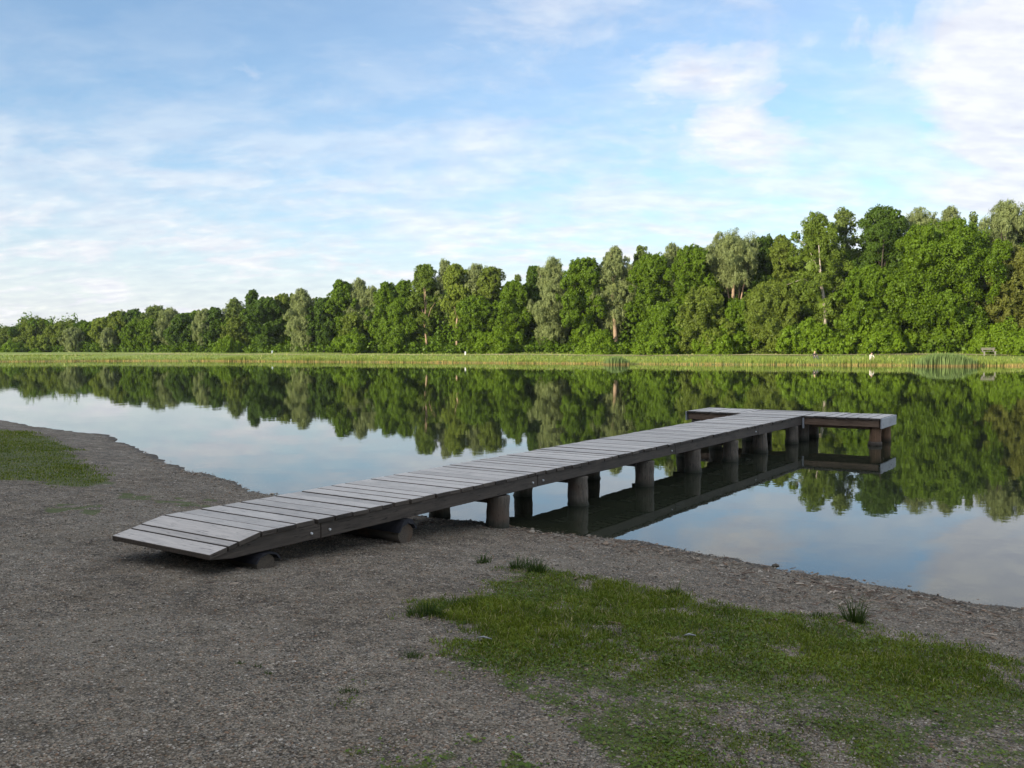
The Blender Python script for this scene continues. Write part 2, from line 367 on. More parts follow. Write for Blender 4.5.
big = (dn < .5) & (rng.uniform(0, 1, len(P)) < .05); r[big] *= rng.uniform(1.6, 3.4, big.sum())
Z = terrain(P); V, F = octs(np.column_stack([P, Z+r*.15]), r, rng.uniform(.45, .8, len(P)), 3)
tag(np_mesh('gravel', V, F, M['pebble']), 'loose grey pebbles scattered over the shore', 'gravel', kind='stuff')

# drift of twigs, bark and old leaves along the water's edge
n = 9000; P = view_points(n*6, 6.5, 24, 34, 1.3); dn, df, ins = lake_sd(P)
lm = vnoise(P, 1.1, 41)+.5*vnoise(P, 4, 42)
w = np.exp(-((dn-.42-.25*lm)/.28)**2)*(P[:, 0] > -1.2)+.25*np.exp(-((dn-1.0-.3*lm)/.5)**2)*(P[:, 0] > .5)+.35*np.exp(-((dn-.25)/.2)**2)+.012*(P[:, 1] < 10)
P = P[(~ins) & (rng.uniform(0, 1, len(P)) < w*(.55+lm))]
L = rng.uniform(.014, .055, len(P)); W = rng.uniform(.003, .011, len(P)); a = rng.uniform(0, 6.28, len(P)); Z = terrain(P)+rng.uniform(.004, .02, len(P))
d = np.stack([np.cos(a), np.sin(a), rng.uniform(-.25, .25, len(P))], 1)*L[:, None]; q = np.stack([-np.sin(a), np.cos(a), rng.uniform(-.4, .4, len(P))], 1)*W[:, None]
C = np.column_stack([P, Z]); up = np.array([0, 0, .008])
V = np.stack([C-d-q, C+d-q*.6, C+d+q*.6+up*.3, C-d+q, C+up], 1).reshape(-1, 3)
F = (np.array([(0, 1, 4), (1, 2, 4), (2, 3, 4), (3, 0, 4)])[None]+(np.arange(len(P))*5)[:, None, None]).reshape(-1, 3)
t = NT('drift_bits'); rnd = t.n('ShaderNodeNewGeometry').outputs['Random Per Island']
b = t.n('ShaderNodeBsdfPrincipled', Roughness=.85); t.set(b.inputs['Base Color'], t.ramp(rnd, [(0, (.05, .035, .025)), (.5, (.13, .085, .055)), (.85, (.22, .155, .10)), (1, (.40, .33, .25))])); t.set(t.out.inputs[0], b.outputs[0])
tag(np_mesh('driftwood_litter', V, F, t.m), 'brown twigs and bark washed up along the water line', 'drift litter', kind='stuff')

# ------------------------------------------------------------------ grass blades
def blades(P, Z, h, w, lean, seed, spread=None):
    g = np.random.default_rng(seed); n = len(P); a = g.uniform(0, 6.28, n); b = g.uniform(0, 6.28, n)
    base = np.column_stack([P, Z-.004]); side = np.column_stack([np.cos(a), np.sin(a), np.zeros(n)])*(w/2)[:, None]
    ld = np.column_stack([np.cos(b), np.sin(b), np.zeros(n)])*(h*lean)[:, None] if spread is None else spread*(h*lean)[:, None]
    up = np.zeros((n, 3)); up[:, 2] = h
    V = np.stack([base-side, base+side, base+ld*.35+up*.6-side*.75, base+ld*.35+up*.6+side*.75, base+ld+up*(1-.25*lean)[:, None]], 1)
    k = (np.arange(n)*5)[:, None]
    F = np.concatenate([k+np.array([[0, 1, 3]]), k+np.array([[0, 3, 2]]), k+np.array([[2, 3, 4]])], 0)
    return V.reshape(-1, 3), F
def grass_mat(name, lo, hi, dry, dryf):
    t = NT(name); g = t.n('ShaderNodeNewGeometry'); rnd = g.outputs['Random Per Island']; pos = g.outputs['Position']
    nz = t.ramp(t.noise(pos, 2.6, 4, .6), [(.35, 0.), (.68, 1.)])
    c = t.mix(t.math('ADD', t.math('MULTIPLY', rnd, .55), t.math('MULTIPLY', nz, .45)), lo, hi)
    c = t.mix(t.ramp(rnd, [(1-dryf, 0.), (1-dryf+.02, 1.)]), c, dry)
    d = t.n('ShaderNodeBsdfDiffuse', Color=c); tr = t.n('ShaderNodeBsdfTranslucent', Color=c)
    gl = t.n('ShaderNodeBsdfGlossy', Roughness=.4, Color=(.7, .8, .7, 1))
    m = t.n('ShaderNodeMixShader', Fac=.25); t.set(m.inputs[1], d.outputs[0]); t.set(m.inputs[2], tr.outputs[0])
    m2 = t.n('ShaderNodeMixShader', Fac=.02); t.set(m2.inputs[1], m.outputs[0]); t.set(m2.inputs[2], gl.outputs[0])
    t.set(t.out.inputs[0], m2.outputs[0]); return t.m
M['grass'] = grass_mat('shore_grass', (.054, .092, .007), (.225, .262, .022), (.38, .32, .14), .08)
M['tuft'] = grass_mat('tuft_grass', (.030, .058, .012), (.095, .140, .028), (.26, .22, .12), .05)
P = view_points(420000, 3.2, 9.6, 35, 1.35); gd = grass_density(P); dn, df, ins = lake_sd(P)
P = P[(rng.uniform(0, 1, len(P)) < gd**1.3) & (~ins)]
P2 = np.column_stack([rng.uniform(-26, -6.5, 300000), rng.uniform(11, 29, 300000)]); gd2 = grass_density(P2); dn, df, ins = lake_sd(P2)
P2 = P2[(rng.uniform(0, 1, len(P2)) < gd2) & (~ins)]
lush = .65+1.1*np.clip(vnoise(P, .9, 51)+.7*vnoise(P, 2.4, 52)+.35, 0, 1)
far = np.clip((P[:, 1]-4.8)/1.2, .35, 1)
h1 = rng.uniform(.012, .045, len(P))*lush*far*1.2; h2 = rng.uniform(.012, .045, len(P2))*(.5+1.6*np.clip(vnoise(P2, .8, 55)+.4, 0, 1))
w1 = rng.uniform(.004, .0085, len(P)); w2 = rng.uniform(.007, .015, len(P2))
PP = np.concatenate([P, P2]); hh = np.concatenate([h1, h2]); ww = np.concatenate([w1, w2])
V, F = blades(PP, terrain(PP), hh, ww, rng.uniform(.3, 1.15, len(PP)), 5)
tag(np_mesh('grass', V, F, M['grass']), 'short patchy grass growing through the gravel', 'grass', kind='stuff')
print('grass blades', len(PP))
# small round clover and plantain leaves in the worn turf
P = view_points(85000, 3.2, 8.5, 35, 1.2); gd = grass_density(P); dn, df, ins = lake_sd(P)
P = P[(rng.uniform(0, 1, len(P)) < gd*.5) & (~ins)]
n = len(P); s = rng.uniform(.006, .014, n); a = rng.uniform(0, 6.28, n); C = np.column_stack([P, terrain(P)+rng.uniform(.008, .022, n)])
u = np.column_stack([np.cos(a), np.sin(a), rng.uniform(-.5, .5, n)])*s[:, None]; v = np.column_stack([-np.sin(a), np.cos(a), rng.uniform(-.5, .5, n)])*s[:, None]
V = np.stack([C-u, C-v*.8, C+u, C+v*.8], 1).reshape(-1, 3); F = np.arange(n*4).reshape(-1, 4)
M['clover'] = grass_mat('clover_leaves', (.050, .095, .012), (.150, .215, .032), (.22, .20, .06), .03)
tag(np_mesh('clover', V, F, M['clover']), 'low clover leaves between the grass blades', 'clover', kind='stuff')

def tuft(px, py, hgt, wid, n, label, group=None, lean=1.1):
    c = ground(px, py); o = empty('grass_tuft', c, 0, label, 'grass tuft', group)
    P = np.clip(rng.normal(0, wid*.3, (n, 2)), -wid*.45, wid*.45); P[:, 0] *= 1.5
    sp = np.column_stack([P/(np.abs(P).max()+1e-6)+rng.normal(0, .5, (n, 2)), np.zeros(n)])
    hh = hgt*(.25+.95*rng.uniform(0, 1, n)**1.6)*(1-.45*np.clip(np.hypot(P[:, 0]/1.5, P[:, 1])/(wid*.45), 0, 1))*1.15
    V, F = blades(P, np.zeros(n), hh, rng.uniform(.0035, .0075, n)*(c[1]/7), rng.uniform(.2, lean, n), int(px*7+py), sp)
    np_mesh('blades', V, F, M['tuft'], o); return o
tuft(855, 622, .30, .085, 150, 'tall dark grass tuft standing alone on the gravel between lawn and water', lean=1.0)
tuft(820, 617, .07, .12, 110, 'low dark grass tuft left of the tallest tuft at the lawn edge')
tuft(675, 594, .19, .06, 38, 'thin spiky grass tuft at the far edge of the lawn by the gravel', lean=1.0)
tuft(484, 563, .13, .09, 110, 'small round grass tuft alone in the gravel in front of the jetty')
tuft(521, 568, .16, .13, 150, 'bushy grass tuft at the lawn corner nearest the jetty')
tuft(537, 572, .19, .10, 130, 'upright grass tuft just right of the bushy tuft at the lawn corner')
tuft(426, 615, .14, .17, 300, 'wide dark grass tuft at the left tip of the lawn')
tuft(462, 606, .12, .12, 120, 'low brownish grass tuft on the lawn edge right of its dark tip')
tuft(413, 657, .06, .08, 130, 'small flat green tuft on gravel just left of the lawn')
tuft(349, 692, .05, .07, 110, 'small isolated green tuft in the open gravel, nearest the viewer')
for q in ((240, 664), (257, 667), (269, 674)): tuft(*q, .035, .035, 45, 'tiny green sprig in the bare gravel before the ramp', 'tiny green sprigs in the bare gravel')

# two pale bits of stick lying in the lawn
def stick(px, py, ln, ang, label):
    c = ground(px, py); m = MB(); dx, dy = math.cos(ang)*ln/2, math.sin(ang)*ln/2
    m.tube([(c[0]-dx, c[1]-dy, c[2]+.034), (c[0]-dx*.2, c[1]-dy*.2+.006, c[2]+.040), (c[0]+dx*.4, c[1]+dy*.4, c[2]+.036), (c[0]+dx, c[1]+dy, c[2]+.030)], [.004, .0075, .006, .003], 7, .15)
    tag(m.build('stick', M['fascia']), label, 'stick')
stick(485, 643, .10, -.2, 'short pale stick lying in the left part of the lawn')
stick(690, 640, .085, .1, 'short pale stick lying in the middle of the lawn, right of the other')

# ------------------------------------------------------------------ the jetty
YAW, JW, JZ, JS, JD, JR, JL = .6067, 1.457, .6266, 16.05, 1.47, 1.739, 1.488
jet = empty('jetty', (-2.2887, 8.1834, 0), -YAW, 'long grey wooden T-shaped jetty leading from the gravel shore into the lake', 'jetty')
m = MB(); s = .004
TH = .045
while s < JS+JD-.1:
    w = random.choice((.185, .21, .235, .245, .25, .26)); e = min(s+w, JS+JD)
    if e > JS+JD-.15: e = JS+JD
    gap = random.choice((.011, .015, .019, .025, .030)); dz = random.uniform(-.004, .004)
    m.box(-JW+random.uniform(-.012, .012), random.uniform(-.010, .016), s, e-gap, JZ-TH+dz, JZ+dz+random.uniform(-.003, .003), .004, .004); s = e
m.build('deck', M['deck_x'], jet, M['beam'])
m = MB()                                                 # the sloping end: three boards down to the gravel
def slope(s): return JZ+(s/.56)*.109
for a, b in ((-.56, -.375), (-.36, -.262), (-.246, -.008)):
    m.prism([(a, slope(a)-TH), (b, slope(b)-TH), (b, slope(b)), (a, slope(a))], -JW+random.uniform(-.02, .01), .006, .004)
m.build('ramp', M['deck_x'], jet, M['beam'])
m = MB()
for x0, x1 in ((.012, JR), (-JW-JL, -JW-.012)):
    x = x0
    while x < x1-.02:
        w = random.choice((.2, .22, .245, .245)); e = min(x+w, x1)
        if x1-e < .1: e = x1
        dz = random.uniform(-.004, .004)
        m.box(x+.006, e-random.choice((.004, .012, .018)), JS-.01+random.uniform(-.01, .01), JS+JD, JZ-TH+dz, JZ+dz, .004, .003); x = e
m.build('platform_deck', M['deck_y'], jet, M['beam'], 1)
BT, BB = JZ-TH-.002, .425
def beam(x0, x1, y0, y1, z0, z1, mat='beam', name='side_beam'):
    m = MB(); m.box(x0, x1, y0, y1, z0, z1, .006, .003); return m.build(name, M[mat], jet)
for x in (-.075, -JW+.015):
    m = MB(); m.prism([(-.56, slope(-.56)-TH-.002), (-.0, BT), (.745, BT), (.745, BB+.01), (.15, BB+.012), (-.30, .435), (-.555, .468)], x, x+.06, .005); m.build('side_beam', M['beam'], jet)
    for a, b in ((.752, 4.62), (4.63, 8.95), (8.96, 13.05), (13.06, JS-.005)): beam(x, x+.06, a, b, BB+random.uniform(-.012, .008), BT)
beam(-.775, -.715, .1, JS+JD-.1, BB+.01, BT)               # middle bearer
for y in (.62, .86, 4.5, 4.75, 8.8, 12.9):
    m = MB(); m.tube([(-.016, y, .5), (.002, y, .5)], [.014, .011], 10); m.build('bolt', M['bolt'], jet)
# platform frame: brown front boards, pale end boards
for x0, x1 in ((.005, JR-.035), (-JW-JL+.035, -JW-.005)):
    beam(x0, x1, JS+.03, JS+.09, BB-.005, BT, 'brown', 'front_beam'); beam(x0, x1, JS+JD-.09, JS+JD-.03, BB-.005, BT, 'brown', 'rear_beam')
    beam(x0+.03, x1-.03, JS+.62, JS+.68, BB-.11, BT-.02, 'brown', 'cross_beam')
beam(-JW+.08, -.08, JS+JD-.09, JS+JD-.03, BB, BT, 'brown', 'rear_beam')
for x0, x1 in ((JR+.002, JR+.032), (-JW-JL-.032, -JW-JL-.002)): beam(x0, x1, JS-.005, JS+JD, JZ-.232, JZ-.006, 'fascia', 'end_board')
beam(-.004, .030, JS-.045, JS+.02, .33, JZ-TH-.006, 'fascia', 'corner_strip')
def post(t_, s_, r_=.135, top=BB-.012, mat='post'):
    m = MB(); zb = -1.1
    zs = [zb, -.3, 0, .05, .12, .2, .28, .35, top-.01, top]; rs = [r_*k*random.uniform(.965, 1.03) for k in (1.10, 1.08, 1.06, 1.03, 1.0, 1., .99, .99, .98, .93)]
    ox, oy = random.uniform(-.02, .02), random.uniform(-.03, .03)
    m.tube([(t_+ox*(z/top), s_+oy*(z/top), z) for z in zs], rs, 22, .05); return m.build('post', M[mat], jet)
for k, y in enumerate((3.86, 5.86, 8.0, 9.95, 11.78, 13.55, 15.62)):
    post(-.125, y, .145+.006*random.uniform(-1, 1)); post(-1.24, y+.18+.05*random.random(), .14)
    beam(-JW+.12, -.12, y-.05, y+.05, BB-.118, BB-.012+.008, 'beam', 'cross_beam')
for x, y in ((-.10, 16.42), (-.12, 17.3), (-1.3, 16.5), (-1.3, 17.3), (JR-.16, JS+.20), (JR-.16, JS+1.24), (-JW-JL+.18, JS+.2), (-JW-JL+.18, JS+1.24)): post(x, y, .125, BB-.02, 'log_up' if x > 1 else 'post')
m = MB(); m.tube([(JR-.16, JS+.20, -.02), (JR-.16, JS+.20, .075), (JR-.16, JS+.20, .085)], [.16, .155, .14], 18, .02); m.build('post_collar', M['log'], jet)
# logs lying crosswise under the shore end, with felt pads on top
for y, r_, zc in ((.06, .100, .312), (1.98, .115, .262)):
    m = MB(); m.tube([(-JW+.02, y, zc), (-.9, y+.01, zc), (-.3, y, zc), (.0, y-.01, zc)], [r_*.95, r_, r_*1.02, r_], 16, .02); lg = m.build('log', M['log'], jet)
    m = MB(); m.prism([(y-.15, zc+r_*.3), (y-.11, zc+r_*.85), (y-.06, BB-.004), (y+.06, BB-.004), (y+.11, zc+r_*.85), (y+.15, zc+r_*.3), (y+.125, zc+r_*.35), (y+.095, zc+r_*.78), (y, zc+r_*1.025), (y-.095, zc+r_*.78), (y-.125, zc+r_*.35)], -JW+.03, .03); m.build('felt_pad', M['pad'], lg)

# ------------------------------------------------------------------ far bank: reeds, grass, path, bench, people
FS = np.array([p for p in FAR if -210 < p[0] < 115], float)
def along_far(n, smin, smax, g):
    d = np.hypot(*np.diff(FS, axis=0).T); k = g.choice(len(d), n, p=d/d.sum()); u = g.uniform(0, 1, n)[:, None]
    a = FS[k]; b = FS[k+1]; e = (b-a)/np.hypot(*(b-a).T)[:, None]; nrm = np.column_stack([-e[:, 1], e[:, 0]])
    return a+(b-a)*u+nrm*g.uniform(smin, smax, n)[:, None]
def reed_mat(name, lo, hi, dry, z0, z1):
    t = NT(name); g = t.n('ShaderNodeNewGeometry'); rnd = g.outputs['Random Per Island']; z = t.n('ShaderNodeSeparateXYZ', Vector=g.outputs['Position']).outputs[2]
    nz = t.noise(t.mapv(g.outputs['Position'], (1, 1, .05)), .35, 3)
    c = t.mix(t.math('ADD', t.math('MULTIPLY', rnd, .6), t.math('MULTIPLY', nz, .4)), lo, hi)
    f = t.ramp(t.math('MULTIPLY_ADD', t.math('SUBTRACT', t.math('ADD', z, t.math('MULTIPLY', t.math('SUBTRACT', nz, .5), .5)), z0), 1/(z1-z0), 0), [(0, 1.), (1, 0.)])
    c = t.mix(t.math('MULTIPLY', f, .9), c, dry)
    d = t.n('ShaderNodeBsdfDiffuse', Color=c); tr = t.n('ShaderNodeBsdfTranslucent', Color=c)
    m = t.n('ShaderNodeMixShader', Fac=.25); t.set(m.inputs[1], d.outputs[0]); t.set(m.inputs[2], tr.outputs[0]); t.set(t.out.inputs[0], m.outputs[0]); return t.m
M['reeds'] = reed_mat('shore_reeds', (.13, .195, .028), (.26, .30, .07), (.42, .29, .11), .06, .28)
M['reedbed'] = reed_mat('reed_bed_leaves', (.12, .19, .060), (.21, .275, .095), (.30, .215, .085), .08, .28)
M['bankgrass'] = grass_mat('bank_grass', (.14, .215, .024), (.26, .30, .06), (.38, .33, .12), .10)
g2 = np.random.default_rng(5)
P = along_far(26000, -.5, 1.6, g2); dens = .5+vnoise(P, .12, 61)+.5*vnoise(P, .4, 62); P = P[g2.uniform(0, 1, len(P)) < dens+.45]
hh = g2.uniform(.28, .62, len(P))*(.45+1.5*np.clip(vnoise(P, .22, 63)+.6*vnoise(P, .7, 64)+.35, 0, 1)); V, F = blades(P, np.maximum(terrain(P), -.05), hh, np.full(len(P), .07), g2.uniform(.02, .3, len(P)), 8)
tag(np_mesh('reeds', V, F, M['reeds']), 'fringe of tan-footed reeds along the far water line', 'reeds', kind='stuff')
PATHL = [(-110, 173), (-72, 172), (-50, 165), (-25, 152), (0, 134.5), (23, 120), (39, 112), (50, 106.5), (64, 100)]
P = along_far(46000, 1.2, 17, g2); dp = np.full(len(P), 99.)
for a, b in zip(PATHL, PATHL[1:]): dp = np.minimum(dp, seg_dist(P, np.array(a, float), np.array(b, float)))
P = P[(dp > 1.1) & ((dp > 4) | (g2.uniform(0, 1, len(P)) < .35))]; hh = g2.uniform(.10, .34, len(P))*(.6+1.2*np.clip(vnoise(P, .15, 65)+.3, 0, 1)); V, F = blades(P, terrain(P), hh, np.full(len(P), .08), g2.uniform(.1, .7, len(P)), 9)
tag(np_mesh('bank_grass', V, F, M['bankgrass']), 'yellow-green meadow grass on the far bank', 'grass', kind='stuff')
def reed_bed(px0, px1, y, hgt, n, label):
    a, b = at_z(px0, y, .1)[:2], at_z(px1, y, .1)[:2]; u = np.clip(rng.normal(.5, .23, n), -.12, 1.12)
    P = a+(b-a)*u[:, None]+np.column_stack([rng.uniform(-.3, .3, n), rng.uniform(-.2, 2.2, n)])
    c = (a+b)/2; c = np.array([c[0], c[1], 0])
    hh = hgt*rng.uniform(.7, 1.05, n)*(.55+.45*np.sin(np.clip(u, .02, .98)*math.pi)**.4)
    V, F = blades(P, np.maximum(terrain(P), -.05), hh, np.full(n, .085), rng.uniform(.02, .28, n), int(px0)); o = empty('reed_bed', c, 0, label, 'reed bed')
    np_mesh('reed_leaves', V-c, F, M['reedbed'], o)
reed_bed(924, 974, 365.3, 1.5, 2300, 'tall bluish-green reed bed at the far water line left of the bench')
reed_bed(608, 627, 363.9, 1.15, 800, 'small clump of tall reeds at the far water line below the pale-trunked willow')
# gravel path along the far bank
pts = [(-110, 173), (-72, 172), (-50, 165), (-25, 152), (0, 134.5), (23, 120), (39, 112), (50, 106.5), (64, 100)]
V = []; F = []
pp = []
for (a, b) in zip(pts, pts[1:]):
    for k in range(12): pp.append((a[0]+(b[0]-a[0])*k/12, a[1]+(b[1]-a[1])*k/12))
for i, p in enumerate(pp):
    q = pp[min(i+1, len(pp)-1)]; o = pp[max(i-1, 0)]; d = np.array(q)-np.array(o); d /= np.hypot(*d); nr = np.array([-d[1], d[0]])
    for sgn in (-1, -.33, .33, 1): c = np.array(p)+nr*sgn*.8; V.append((c[0], c[1], tz(*c)+.06))
for i in range(len(pp)-1):
    for j in range(3): F.append((i*4+j, (i+1)*4+j, (i+1)*4+j+1, i*4+j+1))
tag(np_mesh('path', V, F, simple_mat('path_gravel', (.52, .44, .25), 1., .2, 2, spec=0.)), kind='structure')
# bench
def on_bank(px, d):
    x = (px-512)/FPX*d; return (x, d, tz(x, d))
bx = on_bank(989, 103.5); be = empty('bench', bx, R(-4), 'pale wooden bench on the far bank grass right of the tall reed bed', 'bench')
mw = simple_mat('bench_wood', (.19, .175, .135), .7, .2, 4, (1, 6, 6)); mc = simple_mat('bench_concrete', (.24, .225, .18), .85, .15, 6)
m = MB()
for y in (-.2, -.06, .08): m.box(-.78, .78, y, y+.12, .44, .485, .008)
m.build('seat', mw, be)
m = MB(); m.box(-.78, .78, .25, .285, .62, .73, .008); m.box(-.78, .78, .265, .30, .76, .87, .008); m.build('backrest', mw, be)
for x in (-.66, .54):
    m = MB(); m.prism([(-.22, -.1), (-.22, .438), (.235, .438), (.26, .60), (.30, .88), (.34, .88), (.29, .40), (.24, .36), (-.10, .36), (-.10, -.1)], x, x+.12); m.build('leg', mc, be)
# marker posts
def marker(px, d, h, wdt, c, label):
    o = empty('marker_post', on_bank(px, d), 0, label, 'marker post'); mm = simple_mat('marker_paint', c, .5, .08, 9)
    m = MB(); m.prism([(-wdt/2, -.1), (wdt/2, -.1), (wdt/2, h*.93), (0, h), (-wdt/2, h*.93)], -wdt/2, wdt/2, .02); m.build('shaft', mm, o)
    m = MB(); m.box(-wdt*.56, wdt*.56, -wdt*.56, wdt*.56, h*.55, h*.75, .01); m.build('band', simple_mat('marker_band', tuple(x*.75 for x in c), .5, .08, 9), o)
marker(465.5, 139, .60, .22, (.70, .71, .66), 'small white post on the far bank below the bright maple left of centre')
marker(580, 131, .68, .22, (.45, .58, .66), 'small pale blue post on the far bank below the big dense tree')
marker(272.5, 166, .55, .22, (.42, .46, .50), 'small greyish post on the far bank left of the large pale willow')
# people (100 m off): one continuous skinned body, hair as a child
def person(px, d, rz, J, E, radii, label, top, legs, hairc, headj):
    o = empty('person', on_bank(px, d), rz, label, 'person')
    me = bpy.data.meshes.new('body'); me.from_pydata([J[k] for k in J], [(list(J).index(a), list(J).index(b)) for a, b in E], [])
    ob = bpy.data.objects.new('body', me); COL.objects.link(ob)
    sk = ob.modifiers.new('s', 'SKIN'); ob.modifiers.new('d', 'SUBSURF').levels = 1
    for v, k in zip(me.skin_vertices[0].data, J): v.radius = radii[k] if isinstance(radii[k], tuple) else (radii[k],)*2
    me.skin_vertices[0].data[0].use_root = True
    dg = bpy.context.evaluated_depsgraph_get(); nm = bpy.data.meshes.new_from_object(ob.evaluated_get(dg)); nm.name = 'body'
    ob.modifiers.clear(); ob.data = nm; ob.parent = o
    nm.materials.clear()
    for nme, c in (('skin', (.52, .33, .24)), ('top', top), ('trousers', legs)): nm.materials.append(simple_mat(nme, c, .8, .1, 8))
    ks = list(J); pos = np.array([J[k] for k in ks])
    cls = {'head': 0, 'neck': 0, 'crown': 0, 'nose': 0, 'handl': 0, 'handr': 0}
    for f in nm.polygons:
        k = ks[int(np.argmin(((pos-np.array(f.center))**2).sum(1)))]
        f.material_index = cls.get(k, 2 if k[:4] in ('pelv', 'knee', 'ankl', 'toel', 'toer', 'hipl', 'hipr') else 1); f.use_smooth = True
    h = Vector(J[headj]); m = MB(); r = bmesh.ops.create_icosphere(m.bm, subdivisions=2, radius=.112)['verts']
    for v in r:
        v.co = Vector((v.co.x*.9, v.co.y*.98+.022, v.co.z*1.05+.035)) if v.co.z > -.02 or v.co.y > .02 else Vector((v.co.x*.8, v.co.y*.5+.05, v.co.z*.8+.03))
        v.co += h
    m.build('hair', simple_mat('hair', hairc, .6, .2, 20), ob)
EB = [('pelvis', 'belly'), ('belly', 'chest'), ('chest', 'neck'), ('neck', 'head'), ('head', 'crown'), ('head', 'nose'), ('chest', 'shl'), ('shl', 'elbl'), ('elbl', 'handl'), ('chest', 'shr'), ('shr', 'elbr'), ('elbr', 'handr'),
      ('pelvis', 'hipl'), ('hipl', 'kneel'), ('kneel', 'anklel'), ('anklel', 'toel'), ('pelvis', 'hipr'), ('hipr', 'kneer'), ('kneer', 'ankler'), ('ankler', 'toer')]
RD = dict(pelvis=.13, belly=.125, chest=(.17, .13), neck=.055, head=.092, crown=.075, nose=.03, shl=.065, shr=.065, elbl=.045, elbr=.045, handl=.034, handr=.034, hipl=.095, hipr=.095, kneel=.065, kneer=.065, anklel=.045, ankler=.045, toel=.035, toer=.035)
crouch = dict(pelvis=(0, .12, .32), belly=(0, .08, .50), chest=(0, .0, .72), neck=(0, -.05, .88), head=(0, -.08, 1.00), crown=(0, -.07, 1.08), nose=(0, -.17, .98), shl=(.19, -.01, .80), elbl=(.24, -.15, .60), handl=(.12, -.34, .50), shr=(-.19, -.01, .80), elbr=(-.24, -.15, .60), handr=(-.12, -.36, .52),
              hipl=(.11, .08, .32), kneel=(.15, -.28, .50), anklel=(.13, -.08, .08), toel=(.14, -.26, .035), hipr=(-.11, .08, .32), kneer=(-.16, -.28, .48), ankler=(-.13, -.08, .08), toer=(-.14, -.26, .035))
sit = dict(pelvis=(0, .1, .12), belly=(0, .14, .30), chest=(0, .12, .52), neck=(0, .08, .69), head=(0, .05, .81), crown=(0, .06, .89), nose=(0, -.04, .79), shl=(.19, .10, .60), elbl=(.25, -.02, .40), handl=(.14, -.24, .42), shr=(-.19, .10, .60), elbr=(-.25, -.02, .40), handr=(-.14, -.24, .42),
           hipl=(.1, .04, .13), kneel=(.15, -.32, .40), anklel=(.13, -.56, .07), toel=(.14, -.74, .04), hipr=(-.1, .04, .13), kneer=(-.15, -.32, .38), ankler=(-.13, -.58, .07), toer=(-.14, -.76, .04))
person(871.3, 101.5, R(14), crouch, EB, RD, 'person in a pale top crouching on the far bank left of the reed bed', (.62, .59, .48), (.45, .38, .30), (.035, .025, .02), 'head')
person(815, 107.5, R(8), sit, EB, RD, 'person in a dark top sitting on the far bank grass below the tall birch', (.06, .055, .05), (.09, .10, .11), (.42, .30, .15), 'head')

# ------------------------------------------------------------------ trees of the far bank
TD = ([-60, 0, 100, 200, 314, 420, 512, 700, 850, 950, 1024, 1100], [222, 215, 205, 190, 172, 156, 144, 127, 118, 113, 109, 105])
def prof(kind, u):
    if kind == 'oval': return np.sin(np.pi*np.clip(u*.93+.07, 0, 1)**.85)**.65
    if kind == 'cone': return np.where(u < .25, .65+1.4*u, np.clip((1-u)/.75, 0, 1)**.7)
    if kind == 'top': return np.where(u < .4, .45+1.35*u, np.sqrt(np.clip(1-((u-.4)/.6)**2, 0, 1)))
    return np.where(u < .3, .82+.18*u/.3, np.clip(1-(np.clip(u-.3, 0, 1)/.7)**2.3, 0, 1)**.58)
def leaf_quads(C, N, ln, wd, g, droop=0.):
    n = len(C); r = g.normal(size=(n, 3)); N = N*.95+r*.55+np.array([0, 0, .25]); N /= np.linalg.norm(N, axis=1)[:, None]
    a = g.normal(size=(n, 3)); a[:, 2] -= droop*3; T = a-N*(a*N).sum(1)[:, None]; T /= np.linalg.norm(T, axis=1)[:, None]+1e-9; B = np.cross(N, T)
    s = g.uniform(.6, 1.3, n)[:, None]; T = T*ln*s; B = B*wd*s
    return np.stack([C-T, C-B*.9+T*.1, C+T, C+B*.9+T*.1], 1).reshape(-1, 3)
